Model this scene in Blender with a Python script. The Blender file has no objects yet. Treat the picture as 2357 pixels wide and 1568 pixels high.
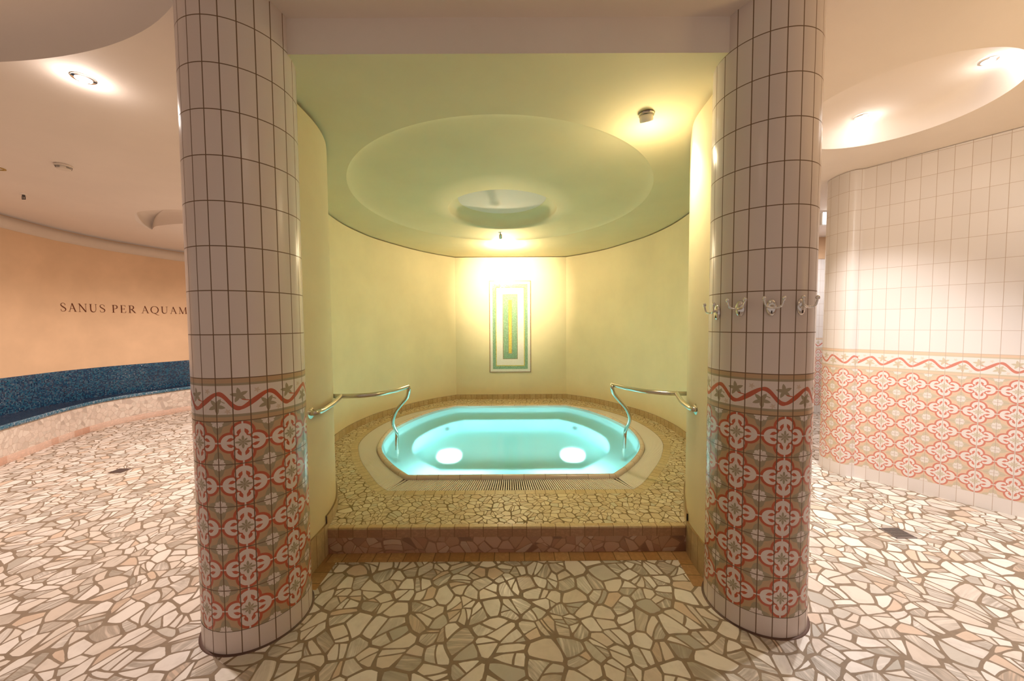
import bpy, bmesh, math, random
from mathutils import Vector, Matrix

random.seed(7)
S = bpy.context.scene
COL = S.collection
PI = math.pi

# ------------------------------------------------------------------ camera, world, exposure
cam_d = bpy.data.cameras.new('camera')
cam_d.sensor_width = 36.0
cam_d.lens = 850.0 / 2357.0 * 36.0
cam_d.clip_start = 0.02
cam = bpy.data.objects.new('camera', cam_d)
COL.objects.link(cam)
_r = Vector((0.99998, -0.002507, -0.005812)).normalized()
_b = Vector((-0.002243, -0.998986, 0.044964)).normalized()
_u = _b.cross(_r).normalized()
_r = _u.cross(_b).normalized()
_m = Matrix((_r, _u, _b)).transposed().to_4x4()
_m.translation = Vector((0, 0, 1.5526))
cam.matrix_world = _m
S.camera = cam

world = bpy.data.worlds.new('world')
S.world = world
world.use_nodes = True
world.node_tree.nodes['Background'].inputs[0].default_value = (1.0, 0.79, 0.66, 1)
world.node_tree.nodes['Background'].inputs[1].default_value = 0.40

S.view_settings.view_transform = 'Standard'
S.view_settings.look = 'None'
S.view_settings.gamma = 1.0
S.view_settings.use_curve_mapping = False
S.view_settings.exposure = 0.0
S.cycles.use_denoising = True
S.cycles.max_bounces = 7
S.cycles.diffuse_bounces = 4
S.cycles.glossy_bounces = 3
S.cycles.transmission_bounces = 6
S.cycles.transparent_max_bounces = 8
S.cycles.caustics_reflective = False
S.cycles.caustics_refractive = True
S.cycles.sample_clamp_indirect = 6.0

# ------------------------------------------------------------------ lamps and added fills
def aim(o, target):
    d = Vector(target) - o.location
    o.rotation_euler = d.to_track_quat('-Z', 'Y').to_euler()

def spot(name, loc, target, watts, angle, blend=0.6, color=(1, .86, .66), radius=0.03):
    l = bpy.data.lights.new(name, 'SPOT')
    l.energy = watts; l.spot_size = math.radians(angle); l.spot_blend = blend
    l.color = color; l.shadow_soft_size = radius
    o = bpy.data.objects.new(name, l); COL.objects.link(o); o.location = loc
    aim(o, target)
    return o

def point(name, loc, watts, color=(1, .86, .66), radius=0.05):
    l = bpy.data.lights.new(name, 'POINT')
    l.energy = watts; l.color = color; l.shadow_soft_size = radius
    o = bpy.data.objects.new(name, l); COL.objects.link(o); o.location = loc
    return o

WARM = (1.0, 0.80, 0.58)
PINK = (1.0, 0.86, 0.77)
NEUT = (1.0, 0.955, 0.925)
YEL = (1.0, 0.82, 0.52)
spot('niche_wall_lamp', (0.874 + .02, 2.46, 2.80), (1.42, 2.86, 1.7), 60, 110, .8, YEL)
point('niche_wall_lamp_spill', (0.95, 2.55, 2.66), 8, YEL, .03)
spot('panel_lamp', (-0.138, 5.20, 2.735), (-0.03, 6.72, 2.25), 350, 80, 1.0, (1.0, .85, .60), .02)
point('panel_lamp_spill', (-0.08, 5.78, 2.60), 44, (1.0, .81, .53), .02)
spot('left_room_lamp', (-2.603, 2.332, 3.0), (-2.62, 2.5, 0), 215, 130, .7, PINK, .04)
point('left_room_lamp_spill', (-2.603, 2.332, 3.0), 2.5, PINK, .03)
spot('left_room_back_lamp', (-3.9, 5.3, 2.93), (-4.1, 5.6, 0), 320, 150, .7, PINK, .06)
point('left_upper_wall_fill', (-3.3, 6.1, 2.55), 22, PINK, .06)  # extra point light, added to lift the upper left wall and ceiling
spot('left_room_side_fill', (-4.9, 3.2, 2.98), (-5.6, 4.2, 0.2), 85, 150, .8, PINK, .06)  # unseen fill added at the side of the left room
spot('right_dome_lamp_back', (2.828, 3.041, 3.15), (2.55, 2.9, 0), 225, 100, .7, NEUT, .04)
spot('right_dome_lamp_front', (3.06, 2.43, 3.16), (2.55, 2.25, 0), 195, 96, .7, NEUT, .04)
point('right_dome_spill_back', (2.90, 3.06, 3.13), .8, NEUT, .03)
point('right_dome_spill_front', (3.12, 2.43, 3.14), .8, NEUT, .03)
spot('right_room_back_lamp', (4.2, 5.35, 2.9), (4.6, 5.9, .4), 170, 160, .7, NEUT, .06)
spot('right_ceiling_fill', (3.3, .9, 1.9), (3.0, 1.6, 3.05), 58, 150, .8, (1.0, .68, .28), .12)  # unseen warm spot without a fitting, added to yellow the right ceiling
spot('right_wall_fill', (2.0, .7, 2.98), (3.9, 2.7, 1.5), 55, 100, .9, NEUT, .1)  # unseen neutral fill, added to brighten the upper right wall
spot('entrance_lamp', (0.0, 0.2, 3.05), (0.0, 0.9, 0), 8, 150, .8, WARM, .06)
AQUA = (.72, 1.0, 1.0)
spot('pool_front_lamp_left', (-0.62, 3.36, 0.09), (-.40, 5.5, -.2), 115, 165, .9, AQUA, .05)
spot('pool_front_lamp_right', (0.60, 3.36, 0.09), (.40, 5.5, -.2), 115, 165, .9, AQUA, .05)

# ------------------------------------------------------------------ small node compiler
class X:
    def __init__(self, nt, s): self.nt, self.s = nt, s
    def _op(self, op, *a):
        n = self.nt.nodes.new('ShaderNodeMath'); n.operation = op
        for i, q in enumerate((self,) + a):
            if isinstance(q, X): self.nt.links.new(q.s, n.inputs[i])
            else: n.inputs[i].default_value = q
        return X(self.nt, n.outputs[0])
    def __add__(s, o): return s._op('ADD', o)
    __radd__ = __add__
    def __mul__(s, o): return s._op('MULTIPLY', o)
    __rmul__ = __mul__
    def __sub__(s, o): return s._op('SUBTRACT', o)
    def __rsub__(s, o): return (s * -1.0) + o
    def __truediv__(s, o): return s._op('DIVIDE', o)
    def abs(s): return s._op('ABSOLUTE')
    def max(s, o): return s._op('MAXIMUM', o)
    def min(s, o): return s._op('MINIMUM', o)
    def sqrt(s): return s._op('SQRT')
    def round(s): return s._op('ROUND')
    def floor(s): return s._op('FLOOR')
    def fract(s): return s._op('FRACT')
    def sin(s): return s._op('SINE')
    def cos(s): return s._op('COSINE')
    def pow(s, o): return s._op('POWER', o)
    def lt(s, o): return s._op('LESS_THAN', o)
    def gt(s, o): return s._op('GREATER_THAN', o)
    def clamp(s): n = s._op('ADD', 0.0); n.s.node.use_clamp = True; return n
    def atan2(s, o): return s._op('ARCTAN2', o)
    def smooth(s, a, b):
        n = s.nt.nodes.new('ShaderNodeMapRange'); n.interpolation_type = 'SMOOTHSTEP'
        s.nt.links.new(s.s, n.inputs[0]); n.inputs[1].default_value = a; n.inputs[2].default_value = b
        return X(s.nt, n.outputs[0])

def hyp(a, b): return (a * a + b * b).sqrt()
def seg(x, y, ax, ay, bx, by):
    dx, dy = bx - ax, by - ay; L = dx * dx + dy * dy
    t = (((x - ax) * dx + (y - ay) * dy) * (1.0 / L)).clamp()
    return hyp(x - ax - t * dx, y - ay - t * dy), t

class Mat:
    def __init__(self, name, rough=0.5, spec=0.5, metal=0.0):
        self.m = bpy.data.materials.new(name); self.m.use_nodes = True
        self.nt = self.m.node_tree
        self.b = self.nt.nodes['Principled BSDF']
        self.b.inputs['Roughness'].default_value = rough
        self.b.inputs['Metallic'].default_value = metal
        self.b.inputs['Specular IOR Level'].default_value = spec
    def node(self, t): return self.nt.nodes.new(t)
    def link(self, a, b): self.nt.links.new(a, b)
    def x(self, s): return X(self.nt, s)
    def const(self, v):
        n = self.node('ShaderNodeValue'); n.outputs[0].default_value = v; return X(self.nt, n.outputs[0])
    def coords(self, kind='UV'):
        n = self.node('ShaderNodeTexCoord'); s = self.node('ShaderNodeSeparateXYZ')
        self.link(n.outputs[kind], s.inputs[0])
        return [self.x(o) for o in s.outputs], n.outputs[kind]
    def geo(self):
        n = self.node('ShaderNodeNewGeometry'); s = self.node('ShaderNodeSeparateXYZ')
        self.link(n.outputs['Position'], s.inputs[0])
        return [self.x(o) for o in s.outputs], n.outputs['Position']
    def comb(self, x, y, z=0.0):
        n = self.node('ShaderNodeCombineXYZ')
        for i, q in enumerate((x, y, z)):
            if isinstance(q, X): self.link(q.s, n.inputs[i])
            else: n.inputs[i].default_value = q
        return n.outputs[0]
    def mix(self, fac, a, b):
        n = self.node('ShaderNodeMix'); n.data_type = 'RGBA'
        for i, q in ((0, fac), (6, a), (7, b)):
            if isinstance(q, X): self.link(q.s, n.inputs[i])
            elif hasattr(q, 'is_output'): self.link(q, n.inputs[i])
            elif i == 0: n.inputs[i].default_value = q
            else: n.inputs[i].default_value = (*q, 1)
        return n.outputs[2]
    def wnoise(self, vec):
        n = self.node('ShaderNodeTexWhiteNoise'); n.noise_dimensions = '3D'
        self.link(vec, n.inputs['Vector'])
        return self.x(n.outputs['Value']), n.outputs['Color']
    def noise(self, vec, scale, detail=2.0, rough=.5):
        n = self.node('ShaderNodeTexNoise'); n.inputs['Scale'].default_value = scale
        n.inputs['Detail'].default_value = detail; n.inputs['Roughness'].default_value = rough
        if vec is not None: self.link(vec, n.inputs['Vector'])
        return self.x(n.outputs['Fac']), n.outputs['Color']
    def vor(self, vec, scale, feature, dim='2D', rnd=1.0):
        n = self.node('ShaderNodeTexVoronoi'); n.voronoi_dimensions = dim; n.feature = feature
        n.inputs['Scale'].default_value = scale; n.inputs['Randomness'].default_value = rnd
        self.link(vec, n.inputs['Vector'])
        return n
    def ramp(self, fac, stops, interp='LINEAR'):
        n = self.node('ShaderNodeValToRGB'); n.color_ramp.interpolation = interp
        e = n.color_ramp.elements
        while len(e) < len(stops): e.new(0.5)
        for q, (p, c) in zip(e, stops): q.position = p; q.color = (*c, 1)
        self.link(fac.s, n.inputs[0])
        return n.outputs[0]
    def color(self, c):
        if hasattr(c, 'is_output'): self.link(c, self.b.inputs['Base Color'])
        else: self.b.inputs['Base Color'].default_value = (*c, 1)
    def bump(self, h, strength=.3, dist=.002):
        n = self.node('ShaderNodeBump'); n.inputs['Strength'].default_value = strength
        n.inputs['Distance'].default_value = dist
        self.link(h.s, n.inputs['Height']); self.link(n.outputs[0], self.b.inputs['Normal'])
    def rough(self, x): self.link(x.s, self.b.inputs['Roughness'])

def plain(name, c, rough=.5, metal=0., spec=.5):
    m = Mat(name, rough, spec, metal); m.color(c); return m.m

def paint(name, c, var=.06, rough=.75, scale=1.6):
    m = Mat(name, rough, .25)
    _, p = m.geo()
    f, _ = m.noise(p, scale, 4.0, .6)
    d = tuple(q * (1 - var * 2.2) for q in c); e = tuple(min(1, q * (1 + var)) for q in c)
    m.color(m.ramp(f, [(.3, d), (.7, e)]))
    g, _ = m.noise(p, 60, 2.0)
    m.bump(g, .08, .002)
    return m.m

# ---- glazed wall tiles with the ornamental dado (u: one period = one quatrefoil, v: rows)
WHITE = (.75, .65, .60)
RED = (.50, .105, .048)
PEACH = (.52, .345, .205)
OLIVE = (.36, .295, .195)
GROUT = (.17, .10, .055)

def tile_mat(name, strips, phase, white=WHITE, grout=GROUT, gw=.011, RED=RED, PEACH=PEACH, OLIVE=OLIVE):
    m = Mat(name, .16, .5)
    (u, v, _), uv = m.coords('UV')
    # folded cell
    du = (u - u.round()).abs(); dv = (v.fract() - .5).abs()
    x = du.max(dv); y = du.min(dv)
    dl = hyp(x - .25, y)                        # lobe circle
    inside = dl.lt(.187)
    dc = hyp(x, y)
    inside = inside.max(dc.lt(.2))
    ring = dl.lt(.246) * (1.0 - inside)
    # leaf and curl
    d1, t1 = seg(x, y, .315, .040, .228, .080)
    leaf = d1.lt((t1 * 1.6).min(1.0) * .033 + .003)
    d2, t2 = seg(x, y, .215, .072, .165, .090)
    d3, t3 = seg(x, y, .165, .090, .150, .128)
    d4, t4 = seg(x, y, .150, .128, .182, .182)
    curl = d2.lt(.017).max(d3.lt(.016)).max(d4.lt(.017))
    # link between lobes
    link_w = y.lt(.017) * x.gt(.43)
    link_r = y.lt(.055) * x.gt(.462) * (1.0 - link_w)
    # centre flower
    th = y.atan2(x)
    pet = (th * 8.0).cos() * .030 + (th * 4.0).cos() * .018 + .105
    flower = dc.lt(pet)
    vein = (th * 8.0).cos().lt(-.86) * dc.gt(.02)
    flower = flower * (1.0 - vein)
    # corner flower
    p = .5 - x; q = .5 - y
    rc = hyp(p, q); tc = p.atan2(q)
    cf = rc.lt((tc * 4.0).cos().abs().pow(.6) * .036 + .112)
    cfl = (tc * 4.0).cos().abs().lt(.16) * rc.gt(.025)
    olive = rc.lt((tc * 4.0).cos() * .06 + .238) * dl.gt(.280)
    c = m.mix(olive, PEACH, OLIVE)
    c = m.mix(cf, c, white)
    c = m.mix(cf * cfl, c, tuple(a * .55 + b * .45 for a, b in zip(OLIVE, white)))
    c = m.mix(link_r.max(ring), c, RED)
    c = m.mix(inside.max(link_w), c, white)
    c = m.mix(inside * flower, c, tuple(q_ * 1.0 for q_ in OLIVE))
    c = m.mix((leaf.max(curl)) * dl.lt(.238).max(dc.lt(.26)), c, RED)
    # vine border, w runs from 0 at the bottom to 1 at the top
    w = v - 5.0
    uu = u + .0
    wave = (uu * (2 * PI)).cos() * -.165 + (uu * (4 * PI)).sin() * .025 + .47
    slope = (uu * (2 * PI)).sin().abs() * .030 + .040
    vine = (w - wave).abs().lt(slope)
    def leafshape(cu, cw, r, rot):
        a = u - cu; a = a - a.round(); b = w - cw
        rr = hyp(a, b); an = a.atan2(b) + rot
        tri = ((an * (5 / (2 * PI))).fract() - .5).abs() * 2.0
        return rr.lt(tri.pow(1.25) * (r * .72) + r * .46)
    lf = leafshape(-.04, .60, .155, .15).max(leafshape(.5, .36, .165, PI + .1))
    sm = leafshape(.30, .70, .06, .8).max(leafshape(-.27, .23, .06, .4))
    s1, _t = seg(u - u.round(), w, .02, .50, .15, .47)
    uh = u - .5; uh = uh - uh.round()
    s2, _t = seg(uh, w, .05, .50, .17, .43)
    bc = m.mix(sm, white, tuple(a * .5 + b * .5 for a, b in zip(PEACH, white)))
    bc = m.mix(lf, bc, OLIVE)
    bc = m.mix(vine.max(s1.lt(.011)), bc, RED)
    bc = m.mix(s2.lt(.010), bc, OLIVE)
    bc = m.mix(w.gt(.83).max(w.lt(.165)), bc, OLIVE)
    bc = m.mix(w.gt(.885).max(w.lt(.105)), bc, PEACH)
    # choose by row
    c = m.mix(v.gt(5.0), c, bc)
    rnd, _ = m.wnoise(m.comb((u * strips + phase).floor(), v.floor(), 3.0))
    wt = m.mix(rnd, tuple(q_ * .95 for q_ in white), white)
    c = m.mix(v.gt(6.0).max(v.lt(0.0)), c, wt)
    # joints
    fu = (u * strips + phase).fract(); gu = (fu - .5).abs().gt(.5 - gw * strips)
    fv = v.fract(); gv = ((fv - .5).abs().gt(.5 - gw))
    g = gu.max(gv)
    c = m.mix(g, c, grout)
    m.color(c)
    m.rough(g * .5 + .26)
    m.bump(1.0 - g, .35, .0015)
    return m.m

# ---- crazy paving
def paving(name, scale, stops, grout, gw=.045, dim='2D', warp=.35, rough=.32, axes='xy', streak=1.0, bump=.4):
    m = Mat(name, rough, .45)
    (x, y, z), pos = m.geo()
    if axes == 'xz': base = m.comb(x, z, 0.0)
    elif axes == 'uv':
        _, base = m.coords('UV')
    else: base = m.comb(x, y, 0.0)
    _, nc = m.noise(base, scale * .22, 1.0)
    vm = m.node('ShaderNodeVectorMath'); vm.operation = 'SUBTRACT'
    m.link(nc, vm.inputs[0]); vm.inputs[1].default_value = (.5, .5, .5)
    vs = m.node('ShaderNodeVectorMath'); vs.operation = 'SCALE'
    m.link(vm.outputs[0], vs.inputs[0]); vs.inputs['Scale'].default_value = warp * 4.2 / scale
    va = m.node('ShaderNodeVectorMath'); va.operation = 'ADD'
    m.link(base, va.inputs[0]); m.link(vs.outputs[0], va.inputs[1])
    p = va.outputs[0]
    e = m.vor(p, scale, 'DISTANCE_TO_EDGE'); f1 = m.vor(p, scale, 'F1')
    d = m.x(e.outputs['Distance'])
    far = m.x(f1.outputs['Distance'])
    sep = m.node('ShaderNodeSeparateColor'); m.link(f1.outputs['Color'], sep.inputs[0])
    r, g, b = [m.x(o) for o in sep.outputs]
    # grout is wider where corners meet, so the stones get rounded corners
    wob, _ = m.noise(p, scale * 2.5, 2.0)
    # many stones are broken once more along a line of their own
    lv = m.node('ShaderNodeVectorMath'); lv.operation = 'SUBTRACT'
    m.link(p, lv.inputs[0]); m.link(f1.outputs['Position'], lv.inputs[1])
    ls = m.node('ShaderNodeSeparateXYZ'); m.link(lv.outputs[0], ls.inputs[0])
    lx, ly = m.x(ls.outputs[0]) * scale, m.x(ls.outputs[1]) * scale
    an = b * 6.283 + g * 3.1
    line = lx * an.cos() + ly * an.sin() + (r - .5) * .30
    cutit = g.gt(.42)
    d = d.min(line.abs() + (1.0 - cutit) * 9.0)
    side = line.gt(0.0) * cutit
    r = (r + side * .37).fract(); g = (g + side * .53).fract(); b = (b + side * .61).fract()
    edge = d - (far - .40).max(0.0) * .16 + (wob - .5) * .035
    stone = edge.smooth(gw * .75, gw * 1.25)
    col = m.ramp(r, stops, 'CONSTANT')
    # veins in a direction of each stone's own
    rot = m.node('ShaderNodeVectorRotate'); rot.rotation_type = 'Z_AXIS'
    m.link(p, rot.inputs['Vector']); m.link((g * 6.283).s, rot.inputs['Angle'])
    mp = m.node('ShaderNodeMapping'); m.link(rot.outputs[0], mp.inputs[0])
    mp.inputs['Scale'].default_value = (1.0, 12.0, 1.0)
    s, _ = m.noise(mp.outputs[0], 3.6, 3.0, .6)
    st = (s - .5).abs() * 2.0
    dark = (1.0 - st.smooth(0.0, .42)) * (b.smooth(.52, .95)) * .75 * streak
    f2, _ = m.noise(p, scale * 1.3, 3.0, .6)
    dark2 = ((f2 - .48).max(0.0) * .9 * streak + dark).clamp()
    col = m.mix(dark2, col, (.30, .25, .20))
    gn, _ = m.noise(base, 30.0, 2.0)
    gcol = m.mix(gn, tuple(q * .75 for q in grout), tuple(q * 1.2 for q in grout))
    m.color(m.mix(stone, gcol, col))
    m.rough((1.0 - stone) * .4 + rough)
    m.bump(stone, bump, .004)
    return m.m

# ---- rows of stone tiles, uv in tile units
def row_mat(name, stops, grout, gw=.03, rough=.35):
    m = Mat(name, rough, .45)
    (u, v, _), uv = m.coords('UV')
    r, rc = m.wnoise(m.comb(u.floor(), v.floor(), 1.7))
    c = m.ramp(r, stops)
    n, _ = m.noise(uv, 2.2, 5.0, .65)
    c = m.mix((n - .5).abs().smooth(.0, .12) * -.35 + .35, c, tuple(q * .55 for q in stops[0][1]))
    g = (u.fract() - .5).abs().gt(.5 - gw).max((v.fract() - .5).abs().gt(.5 - gw))
    m.color(m.mix(g, c, grout)); m.bump(1.0 - g, .3, .002)
    return m.m

# ---- glass mosaic, uv in tile units
def mosaic_mat(name, stops, grout, gw=.1, rough=.12, tilt=.12):
    m = Mat(name, rough, .7)
    (u, v, _), uv = m.coords('UV')
    cell = m.comb(u.floor(), v.floor(), 4.1)
    r, rc = m.wnoise(cell)
    n, _ = m.noise(m.comb(u * .02, v * .03, 0.0), 1.0, 2.0)
    c = m.ramp((r * .75 + n * .5 - .12).clamp(), stops)
    g = (u.fract() - .5).abs().gt(.5 - gw).max((v.fract() - .5).abs().gt(.5 - gw))
    m.color(m.mix(g, c, grout))
    m.rough(g * .6 + rough)
    # each tessera sits at its own small tilt, which is what makes it sparkle
    geo = m.node('ShaderNodeNewGeometry')
    sub = m.node('ShaderNodeVectorMath'); sub.operation = 'SUBTRACT'
    m.link(rc, sub.inputs[0]); sub.inputs[1].default_value = (.5, .5, .5)
    sc = m.node('ShaderNodeVectorMath'); sc.operation = 'SCALE'
    m.link(sub.outputs[0], sc.inputs[0]); sc.inputs['Scale'].default_value = tilt * 2
    ad = m.node('ShaderNodeVectorMath'); ad.operation = 'ADD'
    m.link(geo.outputs['Normal'], ad.inputs[0]); m.link(sc.outputs[0], ad.inputs[1])
    no = m.node('ShaderNodeVectorMath'); no.operation = 'NORMALIZE'
    m.link(ad.outputs[0], no.inputs[0]); m.link(no.outputs[0], m.b.inputs['Normal'])
    return m.m

def emit(name, c, strength):
    m = bpy.data.materials.new(name); m.use_nodes = True
    nt = m.node_tree; nt.nodes.clear()
    e = nt.nodes.new('ShaderNodeEmission'); o = nt.nodes.new('ShaderNodeOutputMaterial')
    e.inputs[0].default_value = (*c, 1); e.inputs[1].default_value = strength
    nt.links.new(e.outputs[0], o.inputs[0])
    return m

def water_mat():
    m = bpy.data.materials.new('pool_water'); m.use_nodes = True
    nt = m.node_tree; nt.nodes.clear()
    o = nt.nodes.new('ShaderNodeOutputMaterial')
    t = nt.nodes.new('ShaderNodeBsdfRefraction'); t.inputs['Color'].default_value = (.64, .97, .965, 1)
    t.inputs['Roughness'].default_value = .32; t.inputs['IOR'].default_value = 1.12
    g = nt.nodes.new('ShaderNodeBsdfGlossy'); g.inputs['Roughness'].default_value = .10
    f = nt.nodes.new('ShaderNodeFresnel'); f.inputs[0].default_value = 1.33
    mx = nt.nodes.new('ShaderNodeMixShader')
    n = nt.nodes.new('ShaderNodeTexNoise'); n.inputs['Scale'].default_value = 3.0
    b = nt.nodes.new('ShaderNodeBump'); b.inputs['Strength'].default_value = .15; b.inputs['Distance'].default_value = .01
    nt.links.new(n.outputs['Fac'], b.inputs['Height'])
    nt.links.new(b.outputs[0], g.inputs['Normal'])
    nt.links.new(f.outputs[0], mx.inputs[0]); nt.links.new(t.outputs[0], mx.inputs[1]); nt.links.new(g.outputs[0], mx.inputs[2])
    nt.links.new(mx.outputs[0], o.inputs[0])
    return m

STONES = [(0, (.74, .66, .59)), (.24, (.82, .76, .71)), (.50, (.69, .59, .51)), (.60, (.79, .73, .68)),
          (.80, (.66, .51, .40)), (.88, (.60, .55, .49)), (.95, (.47, .43, .38))]
DECK = [(0, (.60, .48, .30)), (.25, (.66, .55, .36)), (.5, (.56, .44, .27)), (.7, (.68, .58, .42)),
        (.85, (.52, .38, .22)), (.94, (.55, .50, .36))]  # the floor's marble, with the niche's yellow light put into its colours
M = {}
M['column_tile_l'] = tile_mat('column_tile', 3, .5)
M['wall_tile'] = tile_mat('shower_wall_tile', 2, 0., gw=.008, white=(.82, .765, .745), grout=(.52, .41, .34), RED=(.66, .25, .19), PEACH=(.76, .57, .43), OLIVE=(.64, .56, .43))  # same ornament in paler colours, the glare on this wall put into them
M['floor'] = paving('marble_crazy_paving', 10.4, STONES, (.26, .19, .13), gw=.048, warp=.55)
M['deck'] = paving('deck_crazy_paving', 18.0, DECK, (.20, .135, .06), gw=.038, warp=.45, streak=.35)
M['riser'] = paving('riser_stone', 12.0, [(0, (.48, .28, .18)), (.3, (.54, .34, .24)), (.6, (.42, .23, .15)), (.8, (.58, .41, .30)), (.93, (.27, .14, .09))],
                    (.34, .19, .12), gw=.022, axes='uv', warp=.4, streak=.25)
M['bench_stone'] = paving('bench_stone', 14.0, [(0, (.74, .62, .54)), (.35, (.78, .68, .60)), (.7, (.68, .57, .50)), (.9, (.56, .46, .40))],
                          (.62, .50, .42), gw=.018, axes='uv', warp=.4, streak=.4)
M['plinth'] = row_mat('plinth_stone', [(0, (.52, .38, .20)), (.5, (.60, .46, .27)), (1, (.48, .34, .17))], (.25, .16, .07))
M['back_plinth'] = M['plinth']
M['ring'] = row_mat('deck_ring_tile', [(0, (.56, .42, .22)), (.5, (.62, .48, .28)), (1, (.50, .36, .18))], (.20, .13, .05), gw=.035)
M['nosing'] = row_mat('nosing_tile', [(0, (.56, .40, .20)), (.5, (.62, .47, .27)), (1, (.52, .34, .17))], (.24, .14, .06))
M['riser_row'] = row_mat('riser_tile', [(0, (.44, .24, .14)), (.5, (.50, .30, .19)), (1, (.40, .21, .12))], (.27, .15, .08))
M['floor_row'] = row_mat('floor_border_tile', [(0, (.42, .22, .08)), (.5, (.50, .30, .14)), (1, (.36, .18, .07))], (.17, .09, .03))
M['skirting'] = row_mat('skirting_tile', [(0, (.72, .52, .42)), (.8, (.68, .46, .36)), (.95, (.50, .25, .16)), (1, (.45, .2, .12))], (.62, .45, .36), gw=.015)
M['mosaic'] = mosaic_mat('blue_mosaic', [(0, (.003, .010, .035)), (.35, (.004, .025, .08)), (.55, (.006, .06, .14)), (.72, (.012, .12, .20)), (.87, (.07, .12, .18)), (1, (.26, .29, .36))],
                         (.02, .06, .10), gw=.07)
M['mosaic_dark'] = mosaic_mat('navy_mosaic', [(0, (.006, .014, .035)), (.6, (.012, .03, .07)), (1, (.03, .06, .11))], (.01, .02, .04), gw=.06, tilt=.03, rough=.22)
M['mosaic_rim'] = mosaic_mat('rim_mosaic', [(0, (.01, .06, .13)), (.4, (.02, .15, .24)), (.7, (.12, .22, .30)), (1, (.45, .48, .55))], (.05, .10, .15), gw=.06, tilt=.2)
M['niche_wall'] = paint('yellow_plaster', (.80, .675, .42), .03)
M['niche_ceiling'] = paint('pale_yellow_paint', (.76, .65, .395), .02)
M['left_wall'] = paint('apricot_plaster', (.74, .50, .315), .06, scale=1.3)
M['ceiling'] = paint('ceiling_paint', (.84, .75, .68), .015)
M['trim'] = paint('cornice_paint', (.70, .58, .48), .02)
M['coping'] = plain('pool_coping_tile', (.70, .62, .52), .2)
M['grate'] = plain('white_grate', (.88, .82, .74), .4)
M['channel'] = plain('gutter_channel', (.20, .15, .08), .7)
M['basin'] = plain('basin_tile', (.66, .93, .94), .45)
M['steel'] = plain('brushed_steel', (.62, .58, .50), .22, 1.0)
M['chrome'] = plain('chrome', (.80, .78, .76), .10, 1.0)
M['white_metal'] = plain('white_lacquer', (.80, .76, .70), .35)
M['dark'] = plain('dark_metal', (.05, .035, .03), .5)
M['drain'] = plain('drain_steel', (.33, .30, .29), .4, .8)
M['drain_brown'] = plain('drain_bronze', (.11, .06, .045), .5, .3)
M['drain_gap'] = plain('drain_gap', (.10, .09, .09), .8)
M['brass'] = plain('brass', (.42, .30, .07), .35, .7)
M['bulb'] = emit('lamp_bulb', (1.0, .95, .90), 60)
M['pool_lens'] = emit('pool_lens', (.80, 1.0, 1.0), 60)
M['sign'] = emit('lit_sign', (1.0, .96, .92), 3.0)
M['letter'] = plain('lettering_paint', (.23, .058, .018), .6)
M['water'] = water_mat()
M['plastic'] = plain('white_plastic', (.75, .66, .58), .45)
M['p_white'] = mosaic_mat('panel_white_mosaic', [(0, (.78, .72, .62)), (1, (.86, .80, .70))], (.66, .60, .48), gw=.05, tilt=.04, rough=.3)
M['p_green'] = mosaic_mat('panel_green_mosaic', [(0, (.06, .20, .10)), (.5, (.12, .31, .17)), (1, (.24, .43, .26))], (.40, .42, .28), gw=.09, tilt=.08, rough=.2)
M['p_gold'] = mosaic_mat('panel_gold_mosaic', [(0, (.52, .36, .03)), (.5, (.66, .48, .06)), (1, (.76, .60, .16))], (.5, .42, .16), gw=.06, tilt=.08, rough=.2)
M['p_brown'] = mosaic_mat('panel_brown_mosaic', [(0, (.26, .14, .05)), (1, (.38, .22, .10))], (.3, .2, .1), gw=.05, tilt=.05, rough=.3)

# ------------------------------------------------------------------ object helpers
def mesh_obj(name, verts, faces, mat, parent=None, uvs=None, smooth=False):
    me = bpy.data.meshes.new(name)
    me.from_pydata([tuple(v) for v in verts], [], faces)
    if uvs is not None:
        ul = me.uv_layers.new(name='UVMap')
        for i, l in enumerate(me.loops): ul.data[i].uv = uvs[i]
    me.materials.append(mat)
    if smooth:
        for p in me.polygons: p.use_smooth = True
    me.update()
    o = bpy.data.objects.new(name, me); COL.objects.link(o)
    if parent: o.parent = parent
    return o

def bm_obj(name, bm, mat, parent=None, smooth=False, angle=None):
    me = bpy.data.meshes.new(name); bm.normal_update(); bm.to_mesh(me); bm.free()
    me.materials.append(mat)
    if smooth:
        for p in me.polygons: p.use_smooth = True
        if angle is not None: me.set_sharp_from_angle(angle=math.radians(angle))
    o = bpy.data.objects.new(name, me); COL.objects.link(o)
    if parent: o.parent = parent
    return o

def thing(name, label, cat, loc=(0, 0, 0), group=None):
    o = bpy.data.objects.new(name, None); COL.objects.link(o)
    o.location = loc; o.empty_display_size = .1
    o['label'] = label; o['category'] = cat
    if group: o['group'] = group
    return o

def tag(o, label, cat, group=None):
    o['label'] = label; o['category'] = cat
    if group: o['group'] = group
    return o

def struct(o):
    o['kind'] = 'structure'; return o

def at_origin(o, root):           # child given in world coordinates
    o.matrix_parent_inverse = Matrix.Translation(-root.location)

def catmull(pts, per=10, closed=False):
    P = [Vector(p) for p in pts]; n = len(P); out = []
    rng = range(n if closed else n - 1)
    for i in rng:
        if closed: a, b, c, d = P[(i - 1) % n], P[i], P[(i + 1) % n], P[(i + 2) % n]
        else:
            b, c = P[i], P[i + 1]
            a = P[i - 1] if i > 0 else b * 2 - c
            d = P[i + 2] if i + 2 < n else c * 2 - b
        for k in range(per):
            t = k / per
            out.append(.5 * ((2 * b) + (c - a) * t + (2 * a - 5 * b + 4 * c - d) * t * t + (3 * b - a - 3 * c + d) * t ** 3))
    if not closed: out.append(P[-1].copy())
    return out

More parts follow.
